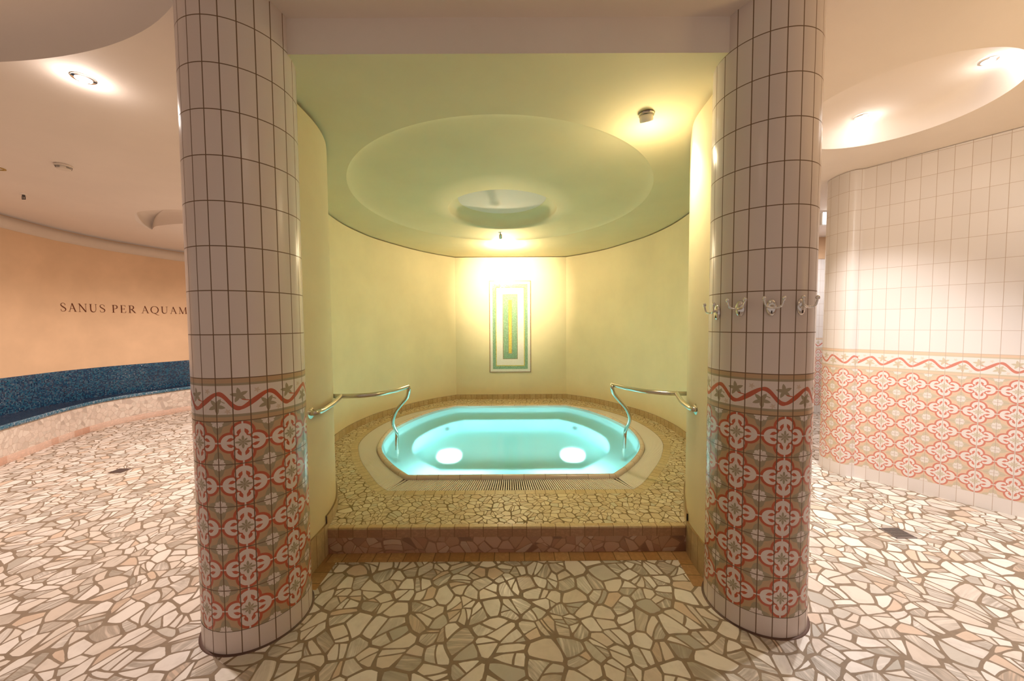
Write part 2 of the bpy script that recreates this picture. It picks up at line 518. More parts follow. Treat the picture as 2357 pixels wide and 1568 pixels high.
def arclen(P, closed=False):
    s = [0.0]
    for a, b in zip(P, P[1:]): s.append(s[-1] + (b - a).length)
    if closed: s.append(s[-1] + (P[0] - P[-1]).length)
    return s

def resample(P, n):
    s = arclen(P); out = []; j = 0
    for i in range(n):
        t = s[-1] * i / (n - 1)
        while j < len(s) - 2 and s[j + 1] < t: j += 1
        k = (t - s[j]) / max(1e-9, s[j + 1] - s[j])
        out.append(P[j].lerp(P[j + 1], min(1, max(0, k))))
    return out

def normals2(P, closed=False):    # unit vectors to the left of travel
    n = len(P); out = []
    for i in range(n):
        a = P[(i - 1) % n] if closed or i > 0 else P[i]
        b = P[(i + 1) % n] if closed or i < n - 1 else P[i]
        t = (b - a).normalized(); out.append(Vector((-t.y, t.x)))
    return out

def offset2(P, d, closed=False):
    return [p + q * d for p, q in zip(P, normals2(P, closed))]

def grid_strip(name, rows, mat, parent=None, uvrows=None, closed=False, smooth=True, flip=False):
    """rows: list of equally long vertex rows; uvrows the same shape with one extra column when closed."""
    R, n = len(rows), len(rows[0])
    verts = [v for r in rows for v in r]; faces = []; uvs = [] if uvrows else None
    for r in range(R - 1):
        for i in range(n if closed else n - 1):
            j = (i + 1) % n
            f = [(r, i, i), (r, j, i + 1), (r + 1, j, i + 1), (r + 1, i, i)]
            if flip: f.reverse()
            faces.append([a * n + b for a, b, _ in f])
            if uvrows: uvs += [uvrows[a][c] for a, b, c in f]
    return mesh_obj(name, verts, faces, mat, parent, uvs, smooth)

def tube(name, pts, r, mat, parent=None, per=10, seg_n=14, cap=True, smoothpath=True):
    P = catmull(pts, per) if smoothpath else [Vector(p) for p in pts]
    n = len(P); bm = bmesh.new(); prev = None; rings = []
    for i, p in enumerate(P):
        t = (P[min(i + 1, n - 1)] - P[max(i - 1, 0)]).normalized()
        if prev is None:
            a = Vector((0, 0, 1)) if abs(t.z) < .9 else Vector((1, 0, 0))
            nx = t.cross(a).normalized()
        else:
            nx = (prev - t * prev.dot(t)).normalized()
        prev = nx; ny = t.cross(nx)
        rr = r(i / (n - 1)) if callable(r) else r
        rings.append([bm.verts.new(p + (nx * math.cos(2 * PI * k / seg_n) + ny * math.sin(2 * PI * k / seg_n)) * rr) for k in range(seg_n)])
    for a, b in zip(rings, rings[1:]):
        for k in range(seg_n): bm.faces.new((a[k], a[(k + 1) % seg_n], b[(k + 1) % seg_n], b[k]))
    if cap:
        bm.faces.new(list(reversed(rings[0]))); bm.faces.new(rings[-1])
    bmesh.ops.recalc_face_normals(bm, faces=bm.faces)
    return bm_obj(name, bm, mat, parent, True, 50)

def lathe(name, prof, mat, parent=None, n=32, angle=40):
    bm = bmesh.new(); rings = []
    for r, z in prof:
        if r < 1e-6: rings.append([bm.verts.new((0, 0, z))])
        else: rings.append([bm.verts.new((r * math.cos(2 * PI * k / n), r * math.sin(2 * PI * k / n), z)) for k in range(n)])
    for a, b in zip(rings, rings[1:]):
        for k in range(n):
            l = (k + 1) % n
            if len(a) == 1 and len(b) == 1: continue
            if len(a) == 1: bm.faces.new((a[0], b[l], b[k]))
            elif len(b) == 1: bm.faces.new((a[k], a[l], b[0]))
            else: bm.faces.new((a[k], a[l], b[l], b[k]))
    bmesh.ops.recalc_face_normals(bm, faces=bm.faces)
    return bm_obj(name, bm, mat, parent, True, angle)

def add_box(bm, c, s, rot=None):
    g = bmesh.ops.create_cube(bm, size=1.0)['verts']
    for v in g:
        p = Vector((v.co.x * s[0], v.co.y * s[1], v.co.z * s[2]))
        if rot is not None: p = rot @ p
        v.co = p + Vector(c)
    return g

def plate(name, loops, zf, mat, parent=None, uvscale=None, flip=False):
    """flat sheet filled between an outer loop and hole loops (2-D points), z from zf(x, y)."""
    bm = bmesh.new()
    for L in loops:
        vs = [bm.verts.new((p[0], p[1], zf(p[0], p[1]))) for p in L]
        for a, b in zip(vs, vs[1:] + vs[:1]): bm.edges.new((a, b))
    bmesh.ops.triangle_fill(bm, edges=bm.edges[:], use_beauty=True, use_dissolve=False, normal=(0, 0, 1))
    want = -1 if flip else 1
    for f in bm.faces:
        f.normal_update()
        if f.normal.z * want < 0: f.normal_flip()
    if uvscale:
        ul = bm.loops.layers.uv.new('UVMap')
        for f in bm.faces:
            for l in f.loops: l[ul].uv = (l.vert.co.x / uvscale, l.vert.co.y / uvscale)
    return bm_obj(name, bm, mat, parent)

# ceilings fall very slightly towards the back
def MZ(x, y): return 3.08 - .029 * (min(y, 7.5) - 1.9)
def NZ(x, y): return 2.905 - .029 * (y - 1.9)

# ------------------------------------------------------------------ setting: floor

# ------------------------------------------------------------------ ceilings with their domes
def ellipse(cx, cy, rx, ry, n=96): return [(cx + rx * math.cos(2 * PI * k / n), cy + ry * math.sin(2 * PI * k / n)) for k in range(n)]
def dome_rows(loop, c, prof, zf):
    rows = []
    for s, h in prof:
        rows.append([Vector((c[0] + (p[0] - c[0]) * s, c[1] + (p[1] - c[1]) * s, zf(c[0] + (p[0] - c[0]) * s, c[1] + (p[1] - c[1]) * s) + h)) for p in loop])
    return rows
DOME_L = ellipse(-3.1, 1.25, 1.9, .95, 120)
DOME_R = ellipse(2.73, 2.68, .585, .565, 120)
cl = catmull([(-5.3, 5.54), (-5.12, 5.395), (-4.972, 5.335), (-4.626, 5.254), (-4.2, 5.22), (-3.8, 5.0)], 8)
cr = catmull([(-3.8, 5.0), (-4.1, 4.70), (-4.457, 4.70), (-4.75, 4.78), (-5.05, 5.05), (-5.22, 5.32), (-5.3, 5.54)], 8)
DOME_C = [(p.x, p.y) for p in cl[:-1] + cr[:-1]]
cbm = plate('ceiling', [[(-9, -3), (8, -3), (8, 10), (-9, 10)], DOME_L, DOME_R, DOME_C], MZ, M['ceiling'], flip=True)
struct(cbm)
P_L = [(1, 0), (.998, .05), (.985, .10), (.95, .15), (.88, .185), (.7, .21), (.4, .22), (.001, .222)]
P_R = [(1, 0), (.998, .03), (.985, .075), (.95, .12), (.90, .145), (.8, .158), (.4, .16), (.001, .16)]
P_C = [(1, 0), (.985, .05), (.95, .10), (.86, .14), (.7, .16), (.4, .17), (.001, .17)]
for nm, L, c, P in (('trim_1', DOME_L, (-3.1, 1.25), P_L), ('trim_2', DOME_R, (2.73, 2.68), P_R), ('trim_3', DOME_C, (-4.5, 5.0), P_C)):
    o = grid_strip(nm, dome_rows(L, c, P, MZ), M['ceiling'], closed=True)
    struct(o); o['label'] = 'recessed plaster dome in the ceiling'

# ------------------------------------------------------------------ niche wall (S-shaped ends, round back)
NL = [(-1.262, 2.00), (-1.262, 2.2), (-1.262, 2.44), (-1.292, 2.62), (-1.356, 2.79), (-1.467, 3.0), (-1.64, 3.20), (-1.85, 3.5), (-2.0, 3.85), (-2.075, 4.25), (-2.085, 4.75), (-1.985, 5.28), (-1.80, 5.70), (-1.58, 6.09), (-1.317, 6.43), (-1.009, 6.72)]
NR = [(1.168, 2.00), (1.170, 2.2), (1.193, 2.44), (1.265, 2.63), (1.345, 2.81), (1.435, 2.97), (1.61, 3.19), (1.83, 3.5), (1.98, 3.85), (2.055, 4.25), (2.065, 4.75), (1.975, 5.28), (1.80, 5.70), (1.585, 6.11), (1.32, 6.44), (1.0, 6.72)]
nl = catmull([Vector(p) for p in NL], 8); nr = catmull([Vector(p) for p in NR], 8)
back = [Vector((-1.009 + 2.009 * k / 12, 6.72)) for k in range(1, 12)]
NICHE = nl + back + list(reversed(nr))
s_n = arclen(NICHE)
outer = offset2(NICHE, .13)
def vz(P, z): return [Vector((p.x, p.y, z(p.x, p.y) if callable(z) else z)) for p in P]
top = lambda x, y: NZ(x, y) - .030 + .017 * min(1, max(0, (y - 3.0) / 2.5))
rows = [vz(NICHE, 0), vz(NICHE, top), vz(outer, top), vz(outer, lambda x, y: NZ(x, y) + .02), vz(offset2(NICHE, .15), lambda x, y: NZ(x, y) + .02), vz(offset2(NICHE, .15), 0)]
o = grid_strip('wall_niche', rows, M['niche_wall'], smooth=True)
o.data.set_sharp_from_angle(angle=math.radians(14)); struct(o)
# plinth: tall in front of the step, low above the deck
STEP_Y = 2.443; DECK_Z = .18
def plinth(name, P, z0, z1, th, side):
    s = arclen(P); inn = offset2(P, -th * side)
    rws = [vz(inn, z0), vz(inn, z1), vz(P, z1)]
    h = z1 - z0
    uv = [[(q / .098, 0.02) for q in s], [(q / .098, .97) for q in s], [(q / .098, .99) for q in s]]
    return struct(grid_strip(name, rws, M['plinth'], uvrows=uv, smooth=False, flip=True))
def cut(P, y0, y1): return [p for p in P if y0 <= p.y <= y1]
plinth('baseboard_left_low', cut(nl, 2.0, 2.45), 0, .212, .014, 1)
plinth('baseboard_right_low', list(reversed(cut(nr, 2.0, 2.45))), 0, .212, .014, 1)
mid = [p for p in NICHE if p.y > 2.43]
plinth('baseboard_niche', mid, DECK_Z, DECK_Z + .083, .012, 1)

# niche ceiling with the large shallow dome and the oval recess in it
co = offset2(NICHE, .16)
ceil_loop = [(-1.42, 1.911)] + [(p.x, p.y) for p in co if p.y > 1.99] + [(1.38, 1.911)]
BIG = ellipse(-.09, 4.0, 1.50, 1.58, 128); SMALL = ellipse(-.09, 4.43, .64, .67, 128)
o = plate('ceiling_niche', [ceil_loop, BIG], NZ, M['niche_ceiling'], flip=True); struct(o)
rows = []
for s, h in [(1, 0), (.992, .010), (.972, .022), (.94, .034), (.89, .043), (.83, .046)]:
    rows.append([Vector((-.09 + (p[0] + .09) * s, 4.0 + (p[1] - 4.0) * s, NZ(0, 4.0 + (p[1] - 4.0) * s) + h)) for p in BIG])
last = rows[-1]
for t in (.33, .66, 1.0):
    rows.append([Vector((a.x + (b[0] - a.x) * t, a.y + (b[1] - a.y) * t, NZ(0, a.y + (b[1] - a.y) * t) + .046)) for a, b in zip(last, SMALL)])
for s, h in [(.99, .035), (.965, .075), (.91, .110), (.81, .133), (.6, .143), (.35, .145), (.001, .145)]:
    rows.append([Vector((-.09 + (p[0] + .09) * s, 4.43 + (p[1] - 4.43) * s, NZ(0, 4.43 + (p[1] - 4.43) * s) + .046 + h)) for p in SMALL])
o = grid_strip('trim_4', rows, M['niche_ceiling'], closed=True); struct(o)
# beam over the entrance
bm = bmesh.new(); add_box(bm, (-.02, 1.911 + .10, 3.05), (2.74, .20, .29))
o = bm_obj('trim_5', bm, M['ceiling']); struct(o)

# ------------------------------------------------------------------ right room: tiled wall with rounded end, far wall
ROW = .194; BASE_R = .118; PER = .19
def tiled_wall(name, P, u0, zt, base=BASE_R, row=ROW, per=PER, flip=False):
    s = arclen(P); uvr = []
    zs = [0.0, base, base + 5 * row, base + 6 * row, None]
    rws = []
    for z in zs:
        zz = (lambda x, y: zt(x, y)) if z is None else z
        r = vz(P, zz); rws.append(r)
        uvr.append([((q - u0) / per, ((v.z - base) / row if v.z >= base - 1e-6 else -.985)) for q, v in zip(s, r)])
    # the plinth course is one row whatever its height
    uvr[0] = [(a, -.985) for a, _ in uvr[0]]; 
    verts = [v for r in rws for v in r]; n = len(P); faces = []; uvs = []
    for r in range(len(zs) - 1):
        for i in range(n - 1):
            f = [(r, i), (r, i + 1), (r + 1, i + 1), (r + 1, i)]
            if flip: f.reverse()
            faces.append([a * n + b for a, b in f])
            for a, b in f:
                u, w = uvr[a][b]
                if r == 0: w = -.985 if a == 0 else -.013
                uvs.append((u, w))
    o = mesh_obj(name, verts, faces, M['wall_tile'], None, uvs, True)
    o.data.set_sharp_from_angle(angle=math.radians(25))
    return struct(o)
wr = catmull([Vector(p) for p in [(3.426, 3.628), (3.6, 3.4), (3.82, 3.108), (4.032, 2.833), (4.33, 2.42), (4.6, 1.95), (4.85, 1.3), (5.0, .4), (5.05, -1.0), (5.05, -3)]], 8)
tiled_wall('wall_right', wr, -.01, MZ, flip=True)
ns = catmull([Vector(p) for p in [(3.426, 3.628), (3.352, 3.655), (3.318, 3.73), (3.312, 3.85), (3.345, 3.955), (3.46, 4.05), (3.66, 4.17), (3.95, 4.35), (4.6, 4.7)]], 8)
tiled_wall('wall_right_end', ns, .115, MZ, flip=False)
tiled_wall('wall_back', [Vector((2.6, 6.3)), Vector((7.5, 6.3))], 0., lambda x, y: 2.62, flip=False)
struct(mesh_obj('wall_back_upper', [(2.6, 6.29, 2.62), (7.5, 6.29, 2.62), (7.5, 6.29, 3.1), (2.6, 6.29, 3.1)], [(0, 1, 2, 3)], M['left_wall']))

# ------------------------------------------------------------------ left room: apricot wall, cornice, mosaic bench
WL = catmull([Vector(p) for p in [(-5.75, 2.0), (-5.95, 2.7), (-6.2, 3.5), (-6.40, 4.2), (-6.54, 4.81), (-6.63, 5.35), (-6.64, 5.62), (-6.60, 6.0), (-6.47, 6.40), (-6.18, 7.02), (-5.75, 7.6), (-5.15, 8.05), (-4.3, 8.4), (-2.0, 8.6), (0, 8.6)]], 10)
FL = catmull([Vector(p) for p in [(-4.95, 1.8), (-5.15, 2.5), (-5.33, 3.15), (-5.5, 3.65), (-5.68, 4.045), (-5.86, 4.49), (-6.02, 4.86), (-6.13, 5.19), (-6.205, 5.5), (-6.215, 5.75), (-6.15, 6.06), (-6.03, 6.36), (-5.9, 6.68), (-5.62, 7.1), (-5.2, 7.45), (-4.3, 7.85), (-2.0, 8.05), (0, 8.05)]], 10)
s = arclen(WL)
o = grid_strip('wall_left', [vz(WL, 0.3), vz(WL, MZ)], M['left_wall'], flip=True); struct(o)
inn = offset2(WL, -.03)
rws = [vz(WL, lambda x, y: MZ(x, y) - .17), vz(offset2(WL, -.012), lambda x, y: MZ(x, y) - .165), vz(inn, lambda x, y: MZ(x, y) - .10), vz(inn, lambda x, y: MZ(x, y) - .018), vz(offset2(WL, -.004), lambda x, y: MZ(x, y) - .018)]
o = grid_strip('trim_6', rws, M['trim'], flip=True); struct(o)

NB = 220
wl = resample(WL, NB); fl = resample(FL, NB)
sw = arclen(wl); sf = arclen(fl)
def bench_part(name, prof, mat, root, tile, sm=True):
    rws, uvr = [], []; acc = 0; pp = None
    for t, d, z in prof:       # t: 0 wall .. 1 front edge, d: metres further out
        r = []
        for a, b in zip(wl, fl):
            dd = (b - a).normalized(); p = a.lerp(b, t) + dd * d
            r.append(Vector((p.x, p.y, z)))
        if pp is not None: acc += (r[NB // 2] - pp).length
        pp = r[NB // 2]
        rws.append(r); uvr.append([(q / tile, acc / tile) for q in (sf if t > .5 else sf)])
    return grid_strip(name, rws, mat, root, uvrows=uvr, smooth=sm, flip=True)
bench = thing('mosaic_bench', 'long curved blue mosaic bench along the apricot wall', 'bench', (-6.1, 5.2, 0))
T = .016
for nm, prof, mt, tl in (
    ('base', [(1, -.03, .03), (1, -.03, .395)], M['bench_stone'], 1.0),
    ('skirting', [(1, -.018, 0), (1, -.018, .085), (1, -.03, .087)], M['skirting'], .13),
    ('rim', [(1, -.03, .393), (1, -.005, .398), (1, .0, .412), (1, -.003, .432), (1, -.02, .445), (1, -.05, .443), (1, -.068, .428), (1, -.072, .405)], M['mosaic_rim'], T),
    ('seat', [(1, -.07, .410), (.55, 0, .398), (.12, .0, .412), (.02, .02, .430)], M['mosaic_dark'], T),
    ('backrest', [(0, .035, .425), (0, .028, .60), (0, .022, .84), (0, .018, .872), (0, .008, .892), (0, -.01, .900)], M['mosaic'], T)):
    p = bench_part(nm, prof, mt, bench, tl); at_origin(p, bench)
    if nm == 'skirting':
        for i, l in enumerate(p.data.uv_layers[0].data): l.uv = (l.uv[0], .05 if p.data.vertices[p.data.loops[i].vertex_index].co.z < .01 else .95)

# ------------------------------------------------------------------ the two tiled columns
def column(name, label, cx, cy, R, phase, dl, base, zborder):
    root = thing(name, label, 'column', (cx, cy, 0))
    n = 132
    row = .2; per = 3 * dl
    # theta measured from the side facing the camera, quatrefoil centre at theta = phase
    ths = [-PI + 2 * PI * k / n for k in range(n + 1)]
    b = zborder - 6 * row
    def ring(r, z): return [Vector((r * math.sin(t), -r * math.cos(t), z)) for t in ths]
    def part(nm, zs, vs, r):
        rws = [ring(r, z) for z in zs]
        uvr = [[((t - phase) / per, v) for t in ths] for v in vs]
        p = grid_strip(nm, rws, M['column_tile_l'], root, uvrows=uvr, smooth=True, flip=False)
        return p
    part('plinth_course', [0, b], [-.985, -.012], R + .001)
    part('ornament_band', [b, b + 5 * row], [0, 5], R)
    part('vine_border', [b + 5 * row, b + 6 * row], [5.0001, 6], R)
    zt = 3.12; part('shaft', [b + 6 * row, zt], [6.0001, 6 + (zt - b - 6 * row) / row], R)
    bmj = bmesh.new()
    o = lathe('mortar_joint', [(R + .001, .004), (R + .010, .003), (R + .013, 0)], M['drain_brown'], root, 64)
    return root
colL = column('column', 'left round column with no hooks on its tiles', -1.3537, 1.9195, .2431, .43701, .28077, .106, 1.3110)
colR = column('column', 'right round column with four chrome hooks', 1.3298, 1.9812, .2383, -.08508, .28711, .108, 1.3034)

# ------------------------------------------------------------------ coat hooks on the right column
def coat_hook():
    r = thing('coat_hook', '', 'hook', (0, 0, 0), 'chrome hooks round the right column')
    # local: -y points out of the column
    bm = bmesh.new(); nv = 28; rings = []
    for s, d in [(1.0, 0.0), (1.0, -.003), (.90, -.0065), (.6, -.009), (.25, -.010), (.01, -.010)]:
        rings.append([bm.verts.new((.0215 * s * math.cos(2 * PI * k / nv), d * 1.2, .040 * s * math.sin(2 * PI * k / nv) - .004)) for k in range(nv)])
    for a, b in zip(rings, rings[1:]):
        for k in range(nv): bm.faces.new((a[k], a[(k + 1) % nv], b[(k + 1) % nv], b[k]))
    bmesh.ops.recalc_face_normals(bm, faces=bm.faces)
    bm_obj('back_plate', bm, M['chrome'], r, True, 60)
    tube('stem', [(0, -.008, .006), (0, -.02, .002), (0, -.032, -.004), (0, -.038, -.006)], lambda t: .0075 - .003 * t, M['chrome'], r, 5, 10)
    for sx in (-1, 1):
        a = tube('arm', [(0, -.036, -.006), (sx * .016, -.041, -.005), (sx * .031, -.045, .004), (sx * .037, -.047, .022), (sx * .039, -.048, .034)], lambda t: .0052 - .0010 * t, M['chrome'], r, 6, 10)
        bm = bmesh.new(); bmesh.ops.create_uvsphere(bm, u_segments=14, v_segments=10, radius=.0088)
        for v in bm.verts: v.co = Vector((v.co.x + sx * .039, v.co.y - .048, v.co.z * 1.25 + .037))
        bm_obj('ball_tip', bm, M['chrome'], a, True)
    bm = bmesh.new(); add_box(bm, (0, -.0105, -.026), (.0055, .003, .014))
    bm_obj('screw_slot', bm, M['dark'], r)
    return r
def copy_tree(o, parent=None):
    c = o.copy(); COL.objects.link(c)
    if parent: c.parent = parent
    for ch in list(o.children):
        copy_tree(ch, c)
    return c
hk = coat_hook()
for i, (ang, z, tw, lab) in enumerate(((-84, 1.610, -6, 'chrome double coat hook on the pool side edge of the column, seen from the side'),
                                  (-53, 1.626, 0, 'second chrome coat hook from the pool side edge of the column'),
                                  (-22.4, 1.627, 12, 'chrome coat hook facing the viewer on the middle of the column'),
                                  (9.2, 1.629, 22, 'chrome coat hook nearest to the shower room side of the column'))):
    h = hk if i == 0 else copy_tree(hk)
    a = math.radians(ang)
    h.location = (1.3298 + .2385 * math.sin(a), 1.9812 - .2385 * math.cos(a), z)
    h.rotation_euler = (0, 0, a + math.radians(tw) * .0)
    h['label'] = lab

# ------------------------------------------------------------------ raised step and deck round the pool
LIPH = ([(.912, 3.262), (1.07, 3.44), (1.225, 3.65), (1.36, 3.88), (1.445, 4.09), (1.505, 4.39), (1.52, 4.74), (1.445, 5.12), (1.32, 5.47), (1.14, 5.80), (.907, 6.064)])
GUTH = ([(1.016, 2.993), (1.14, 3.12), (1.316, 3.37), (1.495, 3.645), (1.65, 3.945), (1.755, 4.22), (1.80, 4.55), (1.785, 4.92), (1.70, 5.30), (1.53, 5.67), (1.25, 6.0), (.934, 6.232)])
def sections(half, ns=(170, 90), cx=-.01):
    h = catmull([Vector((x, y)) for x, y in half], 10)
    right = resample([Vector((cx + p.x, p.y)) for p in h], ns[0] + 1)
    left = [Vector((2 * cx - p.x, p.y)) for p in reversed(right)]
    bk = [right[-1].lerp(left[0], k / ns[1]) for k in range(1, ns[1])]
    fr = [left[-1].lerp(right[0], k / ns[1]) for k in range(1, ns[1])]
    return right + bk + left + fr
lip = sections(LIPH)
lip_out = offset2(lip, -.052, True)
gut = sections(GUTH)
struct(plate('floor', [[(-9, -3), (8, -3), (8, 10), (-9, 10)], [(p.x, p.y) for p in offset2(gut, .04, True)]], lambda x, y: 0.0, M['floor']))
band = offset2(gut, -.075, True)
deck = thing('tiled_platform', 'raised stone paved platform with a step around the pool', 'platform', (0, 2.6, 0))
mid_pts = [p for p in NICHE if p.y > 2.44]
dl_loop = [(-1.262, STEP_Y + .035)] + [(p.x, p.y) for p in mid_pts if p.y > STEP_Y + .05] + [(1.196, STEP_Y + .035)]
p = plate('paving', [dl_loop, [(q.x, q.y) for q in band]], lambda x, y: DECK_Z, M['deck'], deck); at_origin(p, deck)
sb = arclen(band, True)
rws = [vz(band, DECK_Z + .0005), vz(gut, DECK_Z + .0005), vz(gut, DECK_Z - .05)]
uvr = [[(q / .082, 0.02) for q in sb], [(q / .082, .985) for q in sb], [(q / .082, .99) for q in sb]]
p = grid_strip('border_ring', rws, M['ring'], deck, uvrows=uvr, closed=True, smooth=False, flip=False); at_origin(p, deck)
NS = 60
xs = [-1.262 + 2.458 * k / NS for k in range(NS + 1)]
fr = lambda y, z: [Vector((x, y, z)) for x in xs]
u9 = [x / .098 for x in xs]
p = grid_strip('nosing', [fr(STEP_Y - .006, DECK_Z - .012), fr(STEP_Y - .004, DECK_Z - .002), fr(STEP_Y + .002, DECK_Z + .001), fr(STEP_Y + .036, DECK_Z + .001)],
               M['nosing'], deck, uvrows=[[(a, b) for a in u9] for b in (.04, .2, .3, .97)], smooth=False); at_origin(p, deck)
p = grid_strip('riser_tile_row', [fr(STEP_Y - .004, .112), fr(STEP_Y - .004, DECK_Z - .011)], M['riser_row'], deck, uvrows=[[(a, b) for a in u9] for b in (.03, .97)], smooth=False); at_origin(p, deck)
p = grid_strip('riser_stone', [fr(STEP_Y, 0.0), fr(STEP_Y, .113)], M['riser'], deck, uvrows=[[(x, b) for x in xs] for b in (0, .113)], smooth=False); at_origin(p, deck)
# border tiles let into the floor in front of the step and along both wall ends
def floor_row(nm, pts, w, tile=.10, z=.0015):
    P = [Vector(q) for q in pts]; s_ = arclen(P); inn_ = offset2(P, w)
    return struct(grid_strip(nm, [vz(P, z), vz(inn_, z)], M['floor_row'], uvrows=[[(q / tile, .03) for q in s_], [(q / tile, .97) for q in s_]], smooth=False))
floor_row('trim_7', [(1.18, STEP_Y), (.5, STEP_Y), (-.5, STEP_Y), (-1.25, STEP_Y)], .095)
floor_row('trim_8', [(-1.248, STEP_Y - .09), (-1.248, 2.3), (-1.248, 2.1)], .095, z=.0008)
floor_row('trim_9', [(1.16, 2.1), (1.17, 2.25), (1.18, STEP_Y - .09)], .095, z=.0008)

# ------------------------------------------------------------------ the whirlpool
pool = thing('whirlpool', 'turquoise whirlpool sunk in the platform behind the step', 'pool', (0, 4.6, 0))
def pp(o): at_origin(o, pool); return o
# coping: rounded tile lip
prof = [(-.052, DECK_Z - .03), (-.052, DECK_Z + .012), (-.046, DECK_Z + .024), (-.032, DECK_Z + .031), (-.014, DECK_Z + .029), (-.003, DECK_Z + .018), (0, DECK_Z - .0), (0, DECK_Z - .08)]
def coping_mat():
    m = Mat('coping_tile', .2, .5)
    (u, v, _), uv = m.coords('UV')
    r, _c = m.wnoise(m.comb(u.floor(), 0.0, 1.0))
    c = m.mix(r, (.62, .50, .40), (.70, .58, .47))
    g = (u.fract() - .5).abs().gt(.487)
    m.color(m.mix(g, c, (.34, .24, .16)))
    return m.m
M['coping'] = coping_mat()
sl = arclen(lip, True)
rws = [vz(offset2(lip, d, True), z) for d, z in prof]
pp(grid_strip('coping', rws, M['coping'], pool, uvrows=[[(q / .19, k) for q in sl] for k in range(len(prof))], closed=True, smooth=True, flip=False))
# gutter channel below the grate
rws = [vz(lip_out, DECK_Z - .005), vz(lip_out, DECK_Z - .07), vz(gut, DECK_Z - .07), vz(gut, DECK_Z - .005)]
pp(grid_strip('gutter_channel', rws, M['channel'], pool, closed=True, smooth=False))
# grate: one slat after the other, square to the pool edge
bm = bmesh.new()
lo = offset2(sections(LIPH, (215, 104)), -.054, True); go = sections(GUTH, (215, 104))
for a, b in zip(lo, go):
    dvec = b - a; L = dvec.length
    c = (a + b) * .5
    add_box(bm, (c.x, c.y, DECK_Z - .008), (L - .004, .0092, .014), Matrix.Rotation(math.atan2(dvec.y, dvec.x), 3, 'Z'))
pp(bm_obj('overflow_grate', bm, M['grate'], pool))
# basin: wall, seat, seat front, floor
SEAT, DEEP = -.03, -.36
seat_in = offset2(lip, .47, True)
def smooth_loop(P, it=30):
    P = [p.copy() for p in P]
    for _ in range(it): P = [(P[i - 1] + P[i] * 2 + P[(i + 1) % len(P)]) * .25 for i in range(len(P))]
    return P
seat_in = [Vector((-.01 + (p.x + .01) * .80, 4.66 + (p.y - 4.66) * .665)) for p in lip]
rws = [vz(lip, DECK_Z - .06), vz(offset2(lip, .03, True), SEAT), vz(seat_in, SEAT - .01), vz(offset2(seat_in, .015, True), DEEP)]
o = pp(grid_strip('basin_shell', rws, M['basin'], pool, closed=True, smooth=True)); o.data.set_sharp_from_angle(angle=math.radians(35))
fl_ = offset2(seat_in, .015, True)
pp(plate('basin_floor', [[(p.x, p.y) for p in fl_]], lambda x, y: DEEP, M['basin'], pool))
for sx in (-1, 1):
    o = lathe('jet_nozzle', [(0, .012), (.012, .012), (.016, .02), (.034, .016), (.04, 0), (.04, -.02)], M['drain'], pool, 20)
    q = min((k for k in range(len(seat_in)) if seat_in[k].y > 5), key=lambda k: abs(seat_in[k].x - (sx * .95 - .01)))
    nv = normals2(seat_in, True)[q]; q = seat_in[q] + nv * .012
    o.location = (q.x, q.y, -.17); o.rotation_euler = (PI / 2, 0, math.atan2(nv.y, nv.x) + PI / 2); at_origin(o, pool)
# underwater floodlights on the pool floor
for i, sx in enumerate((-1, 1)):
    u_ = thing('underwater_light', ('left' if sx < 0 else 'right') + ' of the two glowing floodlights on the pool floor', 'light', (sx * .78 - .01, 4.60, DEEP), 'floodlights in the pool floor')
    lathe('bezel', [(.150, 0), (.150, .012), (.142, .016), (.130, .012), (.130, .004)], M['steel'], u_, 36)
    lathe('lens', [(.130, .006), (.10, .012), (.05, .016), (0, .017)], M['pool_lens'], u_, 36)
w = plate('pool_water', [[(p.x, p.y) for p in offset2(lip, -.004, True)]], lambda x, y: DECK_Z + .014, M['water'])
w['kind'] = 'stuff'; w['label'] = 'clear turquoise water filling the whirlpool'; w['category'] = 'water'

# ------------------------------------------------------------------ handrails
def rail(side, label, bar, branch, post, flange):
    r = thing('handrail', label, 'handrail', (flange[0], flange[1], flange[2]), 'steel handrails into the pool')
    R0 = .0175
    def k(o): at_origin(o, r); return o
    k(tube('top_bar', bar, R0, M['steel'], r, 10, 18))
    k(tube('wall_branch', branch, R0, M['steel'], r, 10, 18))
    k(tube('curved_post', post, R0, M['steel'], r, 10, 18))
    fo = lathe('wall_flange', [(0, .006), (.02, .006), (.036, .004), (.038, 0)], M['steel'], r, 28)
    fo.location = flange; fo.rotation_euler = (0, PI / 2 * (1 if side < 0 else -1), 0); at_origin(fo, r)
    ft = lathe('post_foot', [(.038, 0), (.037, .006), (.02, .009), (.018, .012)], M['steel'], r, 24)
    ft.location = (post[-1][0], post[-1][1], -.035); at_origin(ft, r)
    return r
rail(-1, 'curved steel handrail on the wall by the left column',
     [(-1.42, 2.86, 1.0), (-1.324, 2.849, 1.0), (-1.167, 2.868, 1.0), (-1.05, 2.95, 1.0), (-.968, 3.10, 1.0), (-.922, 3.272, 1.0)],
     [(-1.262, 2.300, 1.0), (-1.236, 2.312, 1.0), (-1.226, 2.36, 1.0), (-1.238, 2.47, 1.0), (-1.27, 2.64, 1.0), (-1.322, 2.849, 1.0)],
     [(-.918, 3.262, 1.0), (-.917, 3.275, .965), (-.952, 3.343, .892), (-1.032, 3.446, .811), (-1.114, 3.549, .725), (-1.174, 3.651, .64), (-1.221, 3.754, .551), (-1.240, 3.857, .468), (-1.246, 3.955, .386), (-1.248, 3.96, .3), (-1.251, 3.96, .12), (-1.251, 3.96, -.04)],
     (-1.2625, 2.300, 1.0))
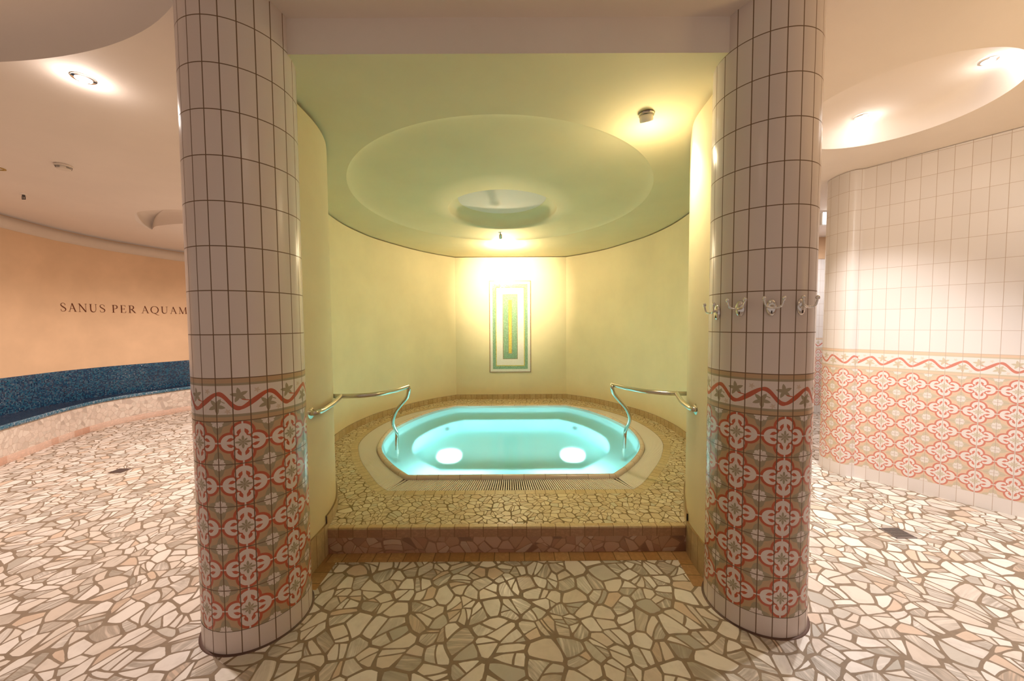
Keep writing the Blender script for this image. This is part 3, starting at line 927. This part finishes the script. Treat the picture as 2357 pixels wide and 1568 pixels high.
rail(1, 'curved steel handrail on the wall by the right column',
     [(1.40, 2.868, 1.0), (1.3, 2.871, 1.0), (1.209, 2.896, 1.0), (1.099, 2.965, 1.0), (1.006, 3.089, 1.0), (.944, 3.224, 1.0), (.908, 3.314, 1.0)],
     [(1.181, 2.335, 1.0), (1.165, 2.345, 1.0), (1.165, 2.40, 1.0), (1.200, 2.575, 1.0), (1.265, 2.78, 1.0), (1.302, 2.885, 1.0)],
     [(.908, 3.300, 1.0), (.902, 3.28, .975), (.931, 3.343, .919), (.997, 3.446, .849), (1.079, 3.549, .769), (1.151, 3.651, .692), (1.214, 3.754, .592), (1.240, 3.857, .502), (1.236, 3.955, .394), (1.229, 3.96, .3), (1.224, 3.96, .12), (1.223, 3.96, -.04)],
     (1.182, 2.335, 1.0))

# ------------------------------------------------------------------ mosaic panel on the back wall
pan = thing('mosaic_picture', 'tall mosaic picture of nested green and gold rectangles on the back wall', 'picture', (-.017, 6.72, .67))
def frame_part(nm, x0, x1, z0, z1, t, d, mat, parent=None):
    """a rectangle (t = 0) or a rectangular band t wide, d thick, on the wall plane y = 6.72."""
    tile = .0125
    y0 = 6.7195 - d
    verts, faces, uvs = [], [], []
    def quad(a, b, c_, e):
        i = len(verts); verts.extend([a, b, c_, e]); faces.append([i, i + 1, i + 2, i + 3])
        for v in (a, b, c_, e): uvs.append((v[0] / tile + .5 + v[1] / tile, v[2] / tile + .5))
    rects = [(x0, x1, z0, z1)] if t == 0 else [(x0, x1, z0, z0 + t), (x0, x1, z1 - t, z1), (x0, x0 + t, z0 + t, z1 - t), (x1 - t, x1, z0 + t, z1 - t)]
    for a, b, c_, e in rects:
        quad((a, y0, c_), (b, y0, c_), (b, y0, e), (a, y0, e))
        for (p_, q_) in (((a, c_), (b, c_)), ((b, c_), (b, e)), ((b, e), (a, e)), ((a, e), (a, c_))):
            quad((p_[0], 6.7195, p_[1]), (q_[0], 6.7195, q_[1]), (q_[0], y0, q_[1]), (p_[0], y0, p_[1]))
    o = mesh_obj(nm, verts, faces, mat, parent or pan, uvs)
    at_origin(o, pan); return o
x0, x1, z0, z1 = -.394, .360, .670, 2.332
frame_part('outer_frame', x0, x1, z0, z1, .014, .012, M['p_brown'])
frame_part('white_margin', x0 + .014, x1 - .014, z0 + .014, z1 - .014, .045, .009, M['p_white'])
frame_part('green_band', x0 + .059, x1 - .059, z0 + .059, z1 - .059, .056, .010, M['p_green'])
frame_part('gold_line', x0 + .115, x1 - .115, z0 + .115, z1 - .115, .014, .0105, M['p_gold'])
frame_part('white_field', x0 + .129, x1 - .129, z0 + .129, z1 - .129, .113, .009, M['p_white'])
frame_part('brown_line', x0 + .242, x1 - .242, z0 + .242, z1 - .242, .009, .0105, M['p_brown'])
g_ = frame_part('green_field', x0 + .251, x1 - .251, z0 + .251, z1 - .251, 0, .009, M['p_green'])
frame_part('gold_bar', -.017 - .026, -.017 + .026, z0 + .35, z1 - .35, 0, .0115, M['p_gold'])
frame_part('bar_edge', -.017 - .034, -.017 + .034, z0 + .342, z1 - .342, .008, .0108, M['p_brown'])

# ------------------------------------------------------------------ lettering on the apricot wall
def stroke(bm, a, b, wa, wb=None):
    wb = wa if wb is None else wb
    a, b = Vector(a), Vector(b); t = (b - a).normalized(); n = Vector((-t.y, t.x))
    vs = [bm.verts.new((q.x, q.y, 0)) for q in (a + n * wa / 2, a - n * wa / 2, b - n * wb / 2, b + n * wb / 2)]
    bm.faces.new(vs)
def curve_stroke(bm, pts, wf, closed=False):
    P = catmull([Vector(p) for p in pts], 8, closed); n = len(P); N_ = normals2(P, closed)
    L = [];
    for i, p in enumerate(P):
        w_ = wf(i / n, N_[i]); L.append((bm.verts.new((*(p + N_[i] * w_ / 2), 0)), bm.verts.new((*(p - N_[i] * w_ / 2), 0))))
    for i in range(n if closed else n - 1):
        a, b = L[i], L[(i + 1) % n]
        bm.faces.new((a[0], a[1], b[1], b[0]))
TK, TN, SF = .115, .040, .032
def serif(bm, x, y, w): stroke(bm, (x - w / 2, y), (x + w / 2, y), SF)
def contrast(t, n): return TN + (TK - TN) * abs(n.x) ** 1.3
def glyph(ch):
    bm = bmesh.new(); adv = .8
    b, tp = SF / 2, 1 - SF / 2
    if ch == 'S':
        curve_stroke(bm, [(.50, .74), (.46, .92), (.30, .985), (.13, .92), (.08, .76), (.17, .62), (.33, .50), (.49, .37), (.53, .22), (.44, .06), (.26, .015), (.11, .07), (.06, .26)],
                     lambda t, n: TN + (TK - TN) * (math.sin(PI * min(1, max(0, (t - .18) / .64))) ** 1.5)); adv = .62
    elif ch == 'A':
        stroke(bm, (.40, 1.0), (.12, b), TN); stroke(bm, (.38, 1.0), (.70, b), TK * .95)
        stroke(bm, (.22, .36), (.56, .36), TN); serif(bm, .11, b, .24); serif(bm, .70, b, .28); adv = .82
    elif ch == 'N':
        stroke(bm, (.14, b), (.14, tp), TN); stroke(bm, (.10, 1.0), (.76, 0.0), TK); stroke(bm, (.76, 0), (.76, tp), TN)
        serif(bm, .14, b, .24); serif(bm, .08, tp, .18); serif(bm, .76, tp, .24); adv = .92
    elif ch == 'U':
        curve_stroke(bm, [(.17, tp), (.17, .70), (.17, .38), (.22, .15), (.40, .02), (.60, .10), (.69, .30), (.70, .65), (.70, tp)], lambda t, n: TK if t < .42 else TN + (TK - TN) * max(0, 1 - (t - .42) / .22))
        serif(bm, .17, tp, .28); serif(bm, .70, tp, .24); adv = .88
    elif ch in 'PR':
        stroke(bm, (.17, b), (.17, tp), TK); serif(bm, .17, b, .30); serif(bm, .10, tp, .14)
        curve_stroke(bm, [(.17, tp), (.33, .985), (.50, .92), (.555, .75), (.50, .57), (.34, .50), (.17, .50)], contrast); adv = .66
        if ch == 'R': stroke(bm, (.34, .50), (.70, .03), TK); serif(bm, .72, b, .16); adv = .76
    elif ch == 'E':
        stroke(bm, (.17, b), (.17, tp), TK); stroke(bm, (.06, b), (.58, b), SF); stroke(bm, (.06, tp), (.55, tp), SF); stroke(bm, (.17, .52), (.46, .52), TN)
        stroke(bm, (.54, tp), (.55, .80), TN); stroke(bm, (.58, b), (.61, .22), TN); stroke(bm, (.46, .44), (.46, .60), TN); adv = .68
    elif ch == 'Q':
        curve_stroke(bm, [(.46 + .40 * math.cos(2 * PI * k / 12), .5 + .49 * math.sin(2 * PI * k / 12)) for k in range(12)], contrast, True)
        curve_stroke(bm, [(.40, .02), (.55, -.05), (.72, -.20), (.95, -.26)], lambda t, n: TK * (1 - .7 * t)); adv = .98
    elif ch == 'M':
        stroke(bm, (.16, b), (.20, tp), TN); stroke(bm, (.18, 1.0), (.52, 0.0), TK); stroke(bm, (.52, 0), (.86, 1.0), TN); stroke(bm, (.86, tp), (.90, b), TK)
        serif(bm, .15, b, .24); serif(bm, .90, b, .28); serif(bm, .13, tp, .14); serif(bm, .90, tp, .14); adv = 1.08
    return bm, adv
sgn = thing('wall_inscription', 'dark red painted words SANUS PER AQUAM on the apricot wall', 'lettering', (-6.6, 6.0, 1.78))
CAP, Z0 = .126, 1.777
wi = offset2(WL, -.004); swl = arclen(wi)
def on_wall(d):
    j = 0
    while j < len(swl) - 2 and swl[j + 1] < d: j += 1
    k_ = (d - swl[j]) / (swl[j + 1] - swl[j]); return wi[j].lerp(wi[j + 1], k_)
# start where the wall passes the first letter
i0 = min(range(len(wi)), key=lambda i: (wi[i] - Vector((-6.633, 5.475))).length)
pos = swl[i0]
names = {}
for ch in 'SANUS PER AQUAM':
    if ch == ' ': pos += .44 * CAP; continue
    bm, adv = glyph(ch)
    for v in bm.verts:
        q = on_wall(pos + v.co.x * CAP); v.co = Vector((q.x, q.y, Z0 + v.co.y * CAP))
    ext = bmesh.ops.solidify(bm, geom=bm.faces[:], thickness=.002)
    o = bm_obj('letter', bm, M['letter'], sgn); at_origin(o, sgn)
    o['label'] = 'letter ' + ch
    pos += (adv + .16) * CAP

# ------------------------------------------------------------------ ceiling fittings
def downlight(label, loc, r, lit=True, mat=None, group=None):
    t = thing('downlight', label, 'ceiling light', loc, group)
    lathe('trim_ring', [(r * .68, -.001), (r * .72, -.006), (r, -.004), (r * 1.02, .004)], mat or M['chrome'], t, 36)
    if lit:
        lathe('bulb', [(0, -.022), (r * .35, -.018), (r * .58, -.008), (r * .66, .004)], M['bulb'], t, 28)
    else:
        lathe('reflector', [(r * .68, -.002), (r * .5, .02), (0, .03)], M['brass'], t, 28)
    return t
downlight('lit round downlight in the ceiling left of the left column', (-2.603, 2.332, 3.066), .055)
downlight('unlit brass downlight at the left edge, beside the smoke detector', (-4.79, 3.526, 3.032), .055, False, M['brass'])
G2 = 'lit downlights inside the right ceiling dome'
downlight('lit downlight in the right dome, close to the right column', (2.828, 3.041, 3.200), .045, group=G2)
downlight('lit downlight in the right dome, close to the right edge', (3.06, 2.43, 3.216), .045, group=G2)

sd = thing('smoke_detector', 'white slotted smoke detector on the ceiling over the bench', 'smoke detector', (-4.103, 3.471, 3.034))
lathe('mounting_base', [(.058, 0), (.060, -.012), (.055, -.018)], M['plastic'], sd, 36)
lathe('sensor_head', [(.050, -.018), (.048, -.032), (.040, -.042), (.02, -.046), (0, -.047)], M['plastic'], sd, 36)
for a0, a1 in ((-.9, -.1), (.05, .35), (1.2, 2.0), (2.3, 3.1), (-2.2, -1.3)):
    bm = bmesh.new()
    for k in range(8):
        a = a0 + (a1 - a0) * (k + .5) / 8 - PI / 2
        for dz in (-.024, -.031):
            add_box(bm, (.0488 * math.cos(a), .0488 * math.sin(a), dz), (.004, .0055, .0022), Matrix.Rotation(a, 3, 'Z'))
    bm_obj('vent_slot', bm, M['dark'], sd)

sp = thing('sprinkler', 'small dark sprinkler hanging from the ceiling left of the smoke detector', 'sprinkler', (-5.372, 4.157, 3.015))
lathe('escutcheon', [(.028, 0), (.026, -.006), (.012, -.009)], M['plastic'], sp, 24)
lathe('nozzle', [(.012, -.006), (.012, -.024), (.008, -.028), (0, -.028)], M['dark'], sp, 16)
bm = bmesh.new()
for sx in (-1, 1): add_box(bm, (sx * .016, 0, -.040), (.004, .006, .034))
add_box(bm, (0, 0, -.024), (.034, .006, .004)); add_box(bm, (0, 0, -.057), (.036, .006, .005)); add_box(bm, (0, 0, -.04), (.005, .005, .03))
bm_obj('yoke', bm, M['dark'], sp)

# swivel spot over the pool entrance
nz = NZ(0, 2.422)
gs = thing('ceiling_spotlight', 'white swivel spotlight on the yellow ceiling before the dome', 'spotlight', (.874, 2.422, nz))
lathe('mounting_ring', [(.030, .002), (.046, -.002), (.050, -.006), (.046, -.012), (.036, -.014)], M['chrome'], gs, 36)
hd = lathe('lamp_head', [(0, .040), (.030, .038), (.040, .025), (.042, -.020), (.040, -.034), (.034, -.034)], M['white_metal'], gs, 36)
hd.scale = (1, 1, .62); hd.location = (0, .004, -.022); hd.rotation_euler = (math.radians(28), math.radians(-16), 0)
bl = lathe('bulb', [(0, -.030), (.033, -.030)], M['bulb'], hd, 28)
# small spot that lights the mosaic
nz = NZ(0, 5.139)
ms = thing('ceiling_spotlight', 'small spotlight aimed at the mosaic panel', 'spotlight', (-.138, 5.139, nz))
lathe('ceiling_rose', [(0, 0), (.032, -.001), (.030, -.008), (.010, -.012)], M['white_metal'], ms, 24)
tube('stalk', [(0, 0, -.008), (0, 0, -.03)], .006, M['steel'], ms, 2, 10)
hd = lathe('lamp_head', [(0, .03), (.016, .028), (.020, .015), (.022, -.035), (.019, -.036)], M['steel'], ms, 24)
hd.location = (0, .006, -.05); hd.rotation_euler = (math.radians(50), 0, 0)
lathe('bulb', [(0, -.034), (.018, -.034)], M['bulb'], hd, 20)

# small lit box in the far end of the right room
sg = thing('emergency_light', 'small glowing white box under the ceiling, in the gap beside the right column', 'light', (4.115, 4.9, 2.905))
bm = bmesh.new(); add_box(bm, (0, 0, .0), (.09, .05, .17)); bmesh.ops.bevel(bm, geom=bm.edges[:], offset=.008, segments=2, affect='EDGES')
bm_obj('housing', bm, M['white_metal'], sg)
bm = bmesh.new(); add_box(bm, (0, -.028, .0), (.078, .008, .155)); bm_obj('lit_panel', bm, M['sign'], sg)

# ------------------------------------------------------------------ floor drains
dr = thing('floor_drain', 'square dark bronze drain in the floor by the mosaic bench', 'drain', (-4.21, 3.91, 0))
bm = bmesh.new(); add_box(bm, (0, 0, .001), (.135, .118, .005)); bm_obj('cover', bm, M['drain_brown'], dr)
bm = bmesh.new()
for k in range(6): add_box(bm, (-.05 + .02 * k, 0, .004), (.006, .09, .0015))
bm_obj('slot_pattern', bm, M['drain_gap'], dr)
dr = thing('floor_drain', 'slotted steel drain in the white floor of the right room', 'drain', (2.825, 2.635, 0))
bm = bmesh.new(); add_box(bm, (0, 0, .0008), (.146, .13, .003)); bm_obj('sump', bm, M['drain_gap'], dr)
bm = bmesh.new()
for k in range(11): add_box(bm, (0, -.058 + .0116 * k, .004), (.140, .0052, .004))
for sx in (-1, 1): add_box(bm, (sx * .070, 0, .004), (.006, .13, .0045))
for sy in (-1, 1): add_box(bm, (0, sy * .063, .004), (.146, .006, .0045))
bm_obj('slotted_grate', bm, M['drain'], dr)
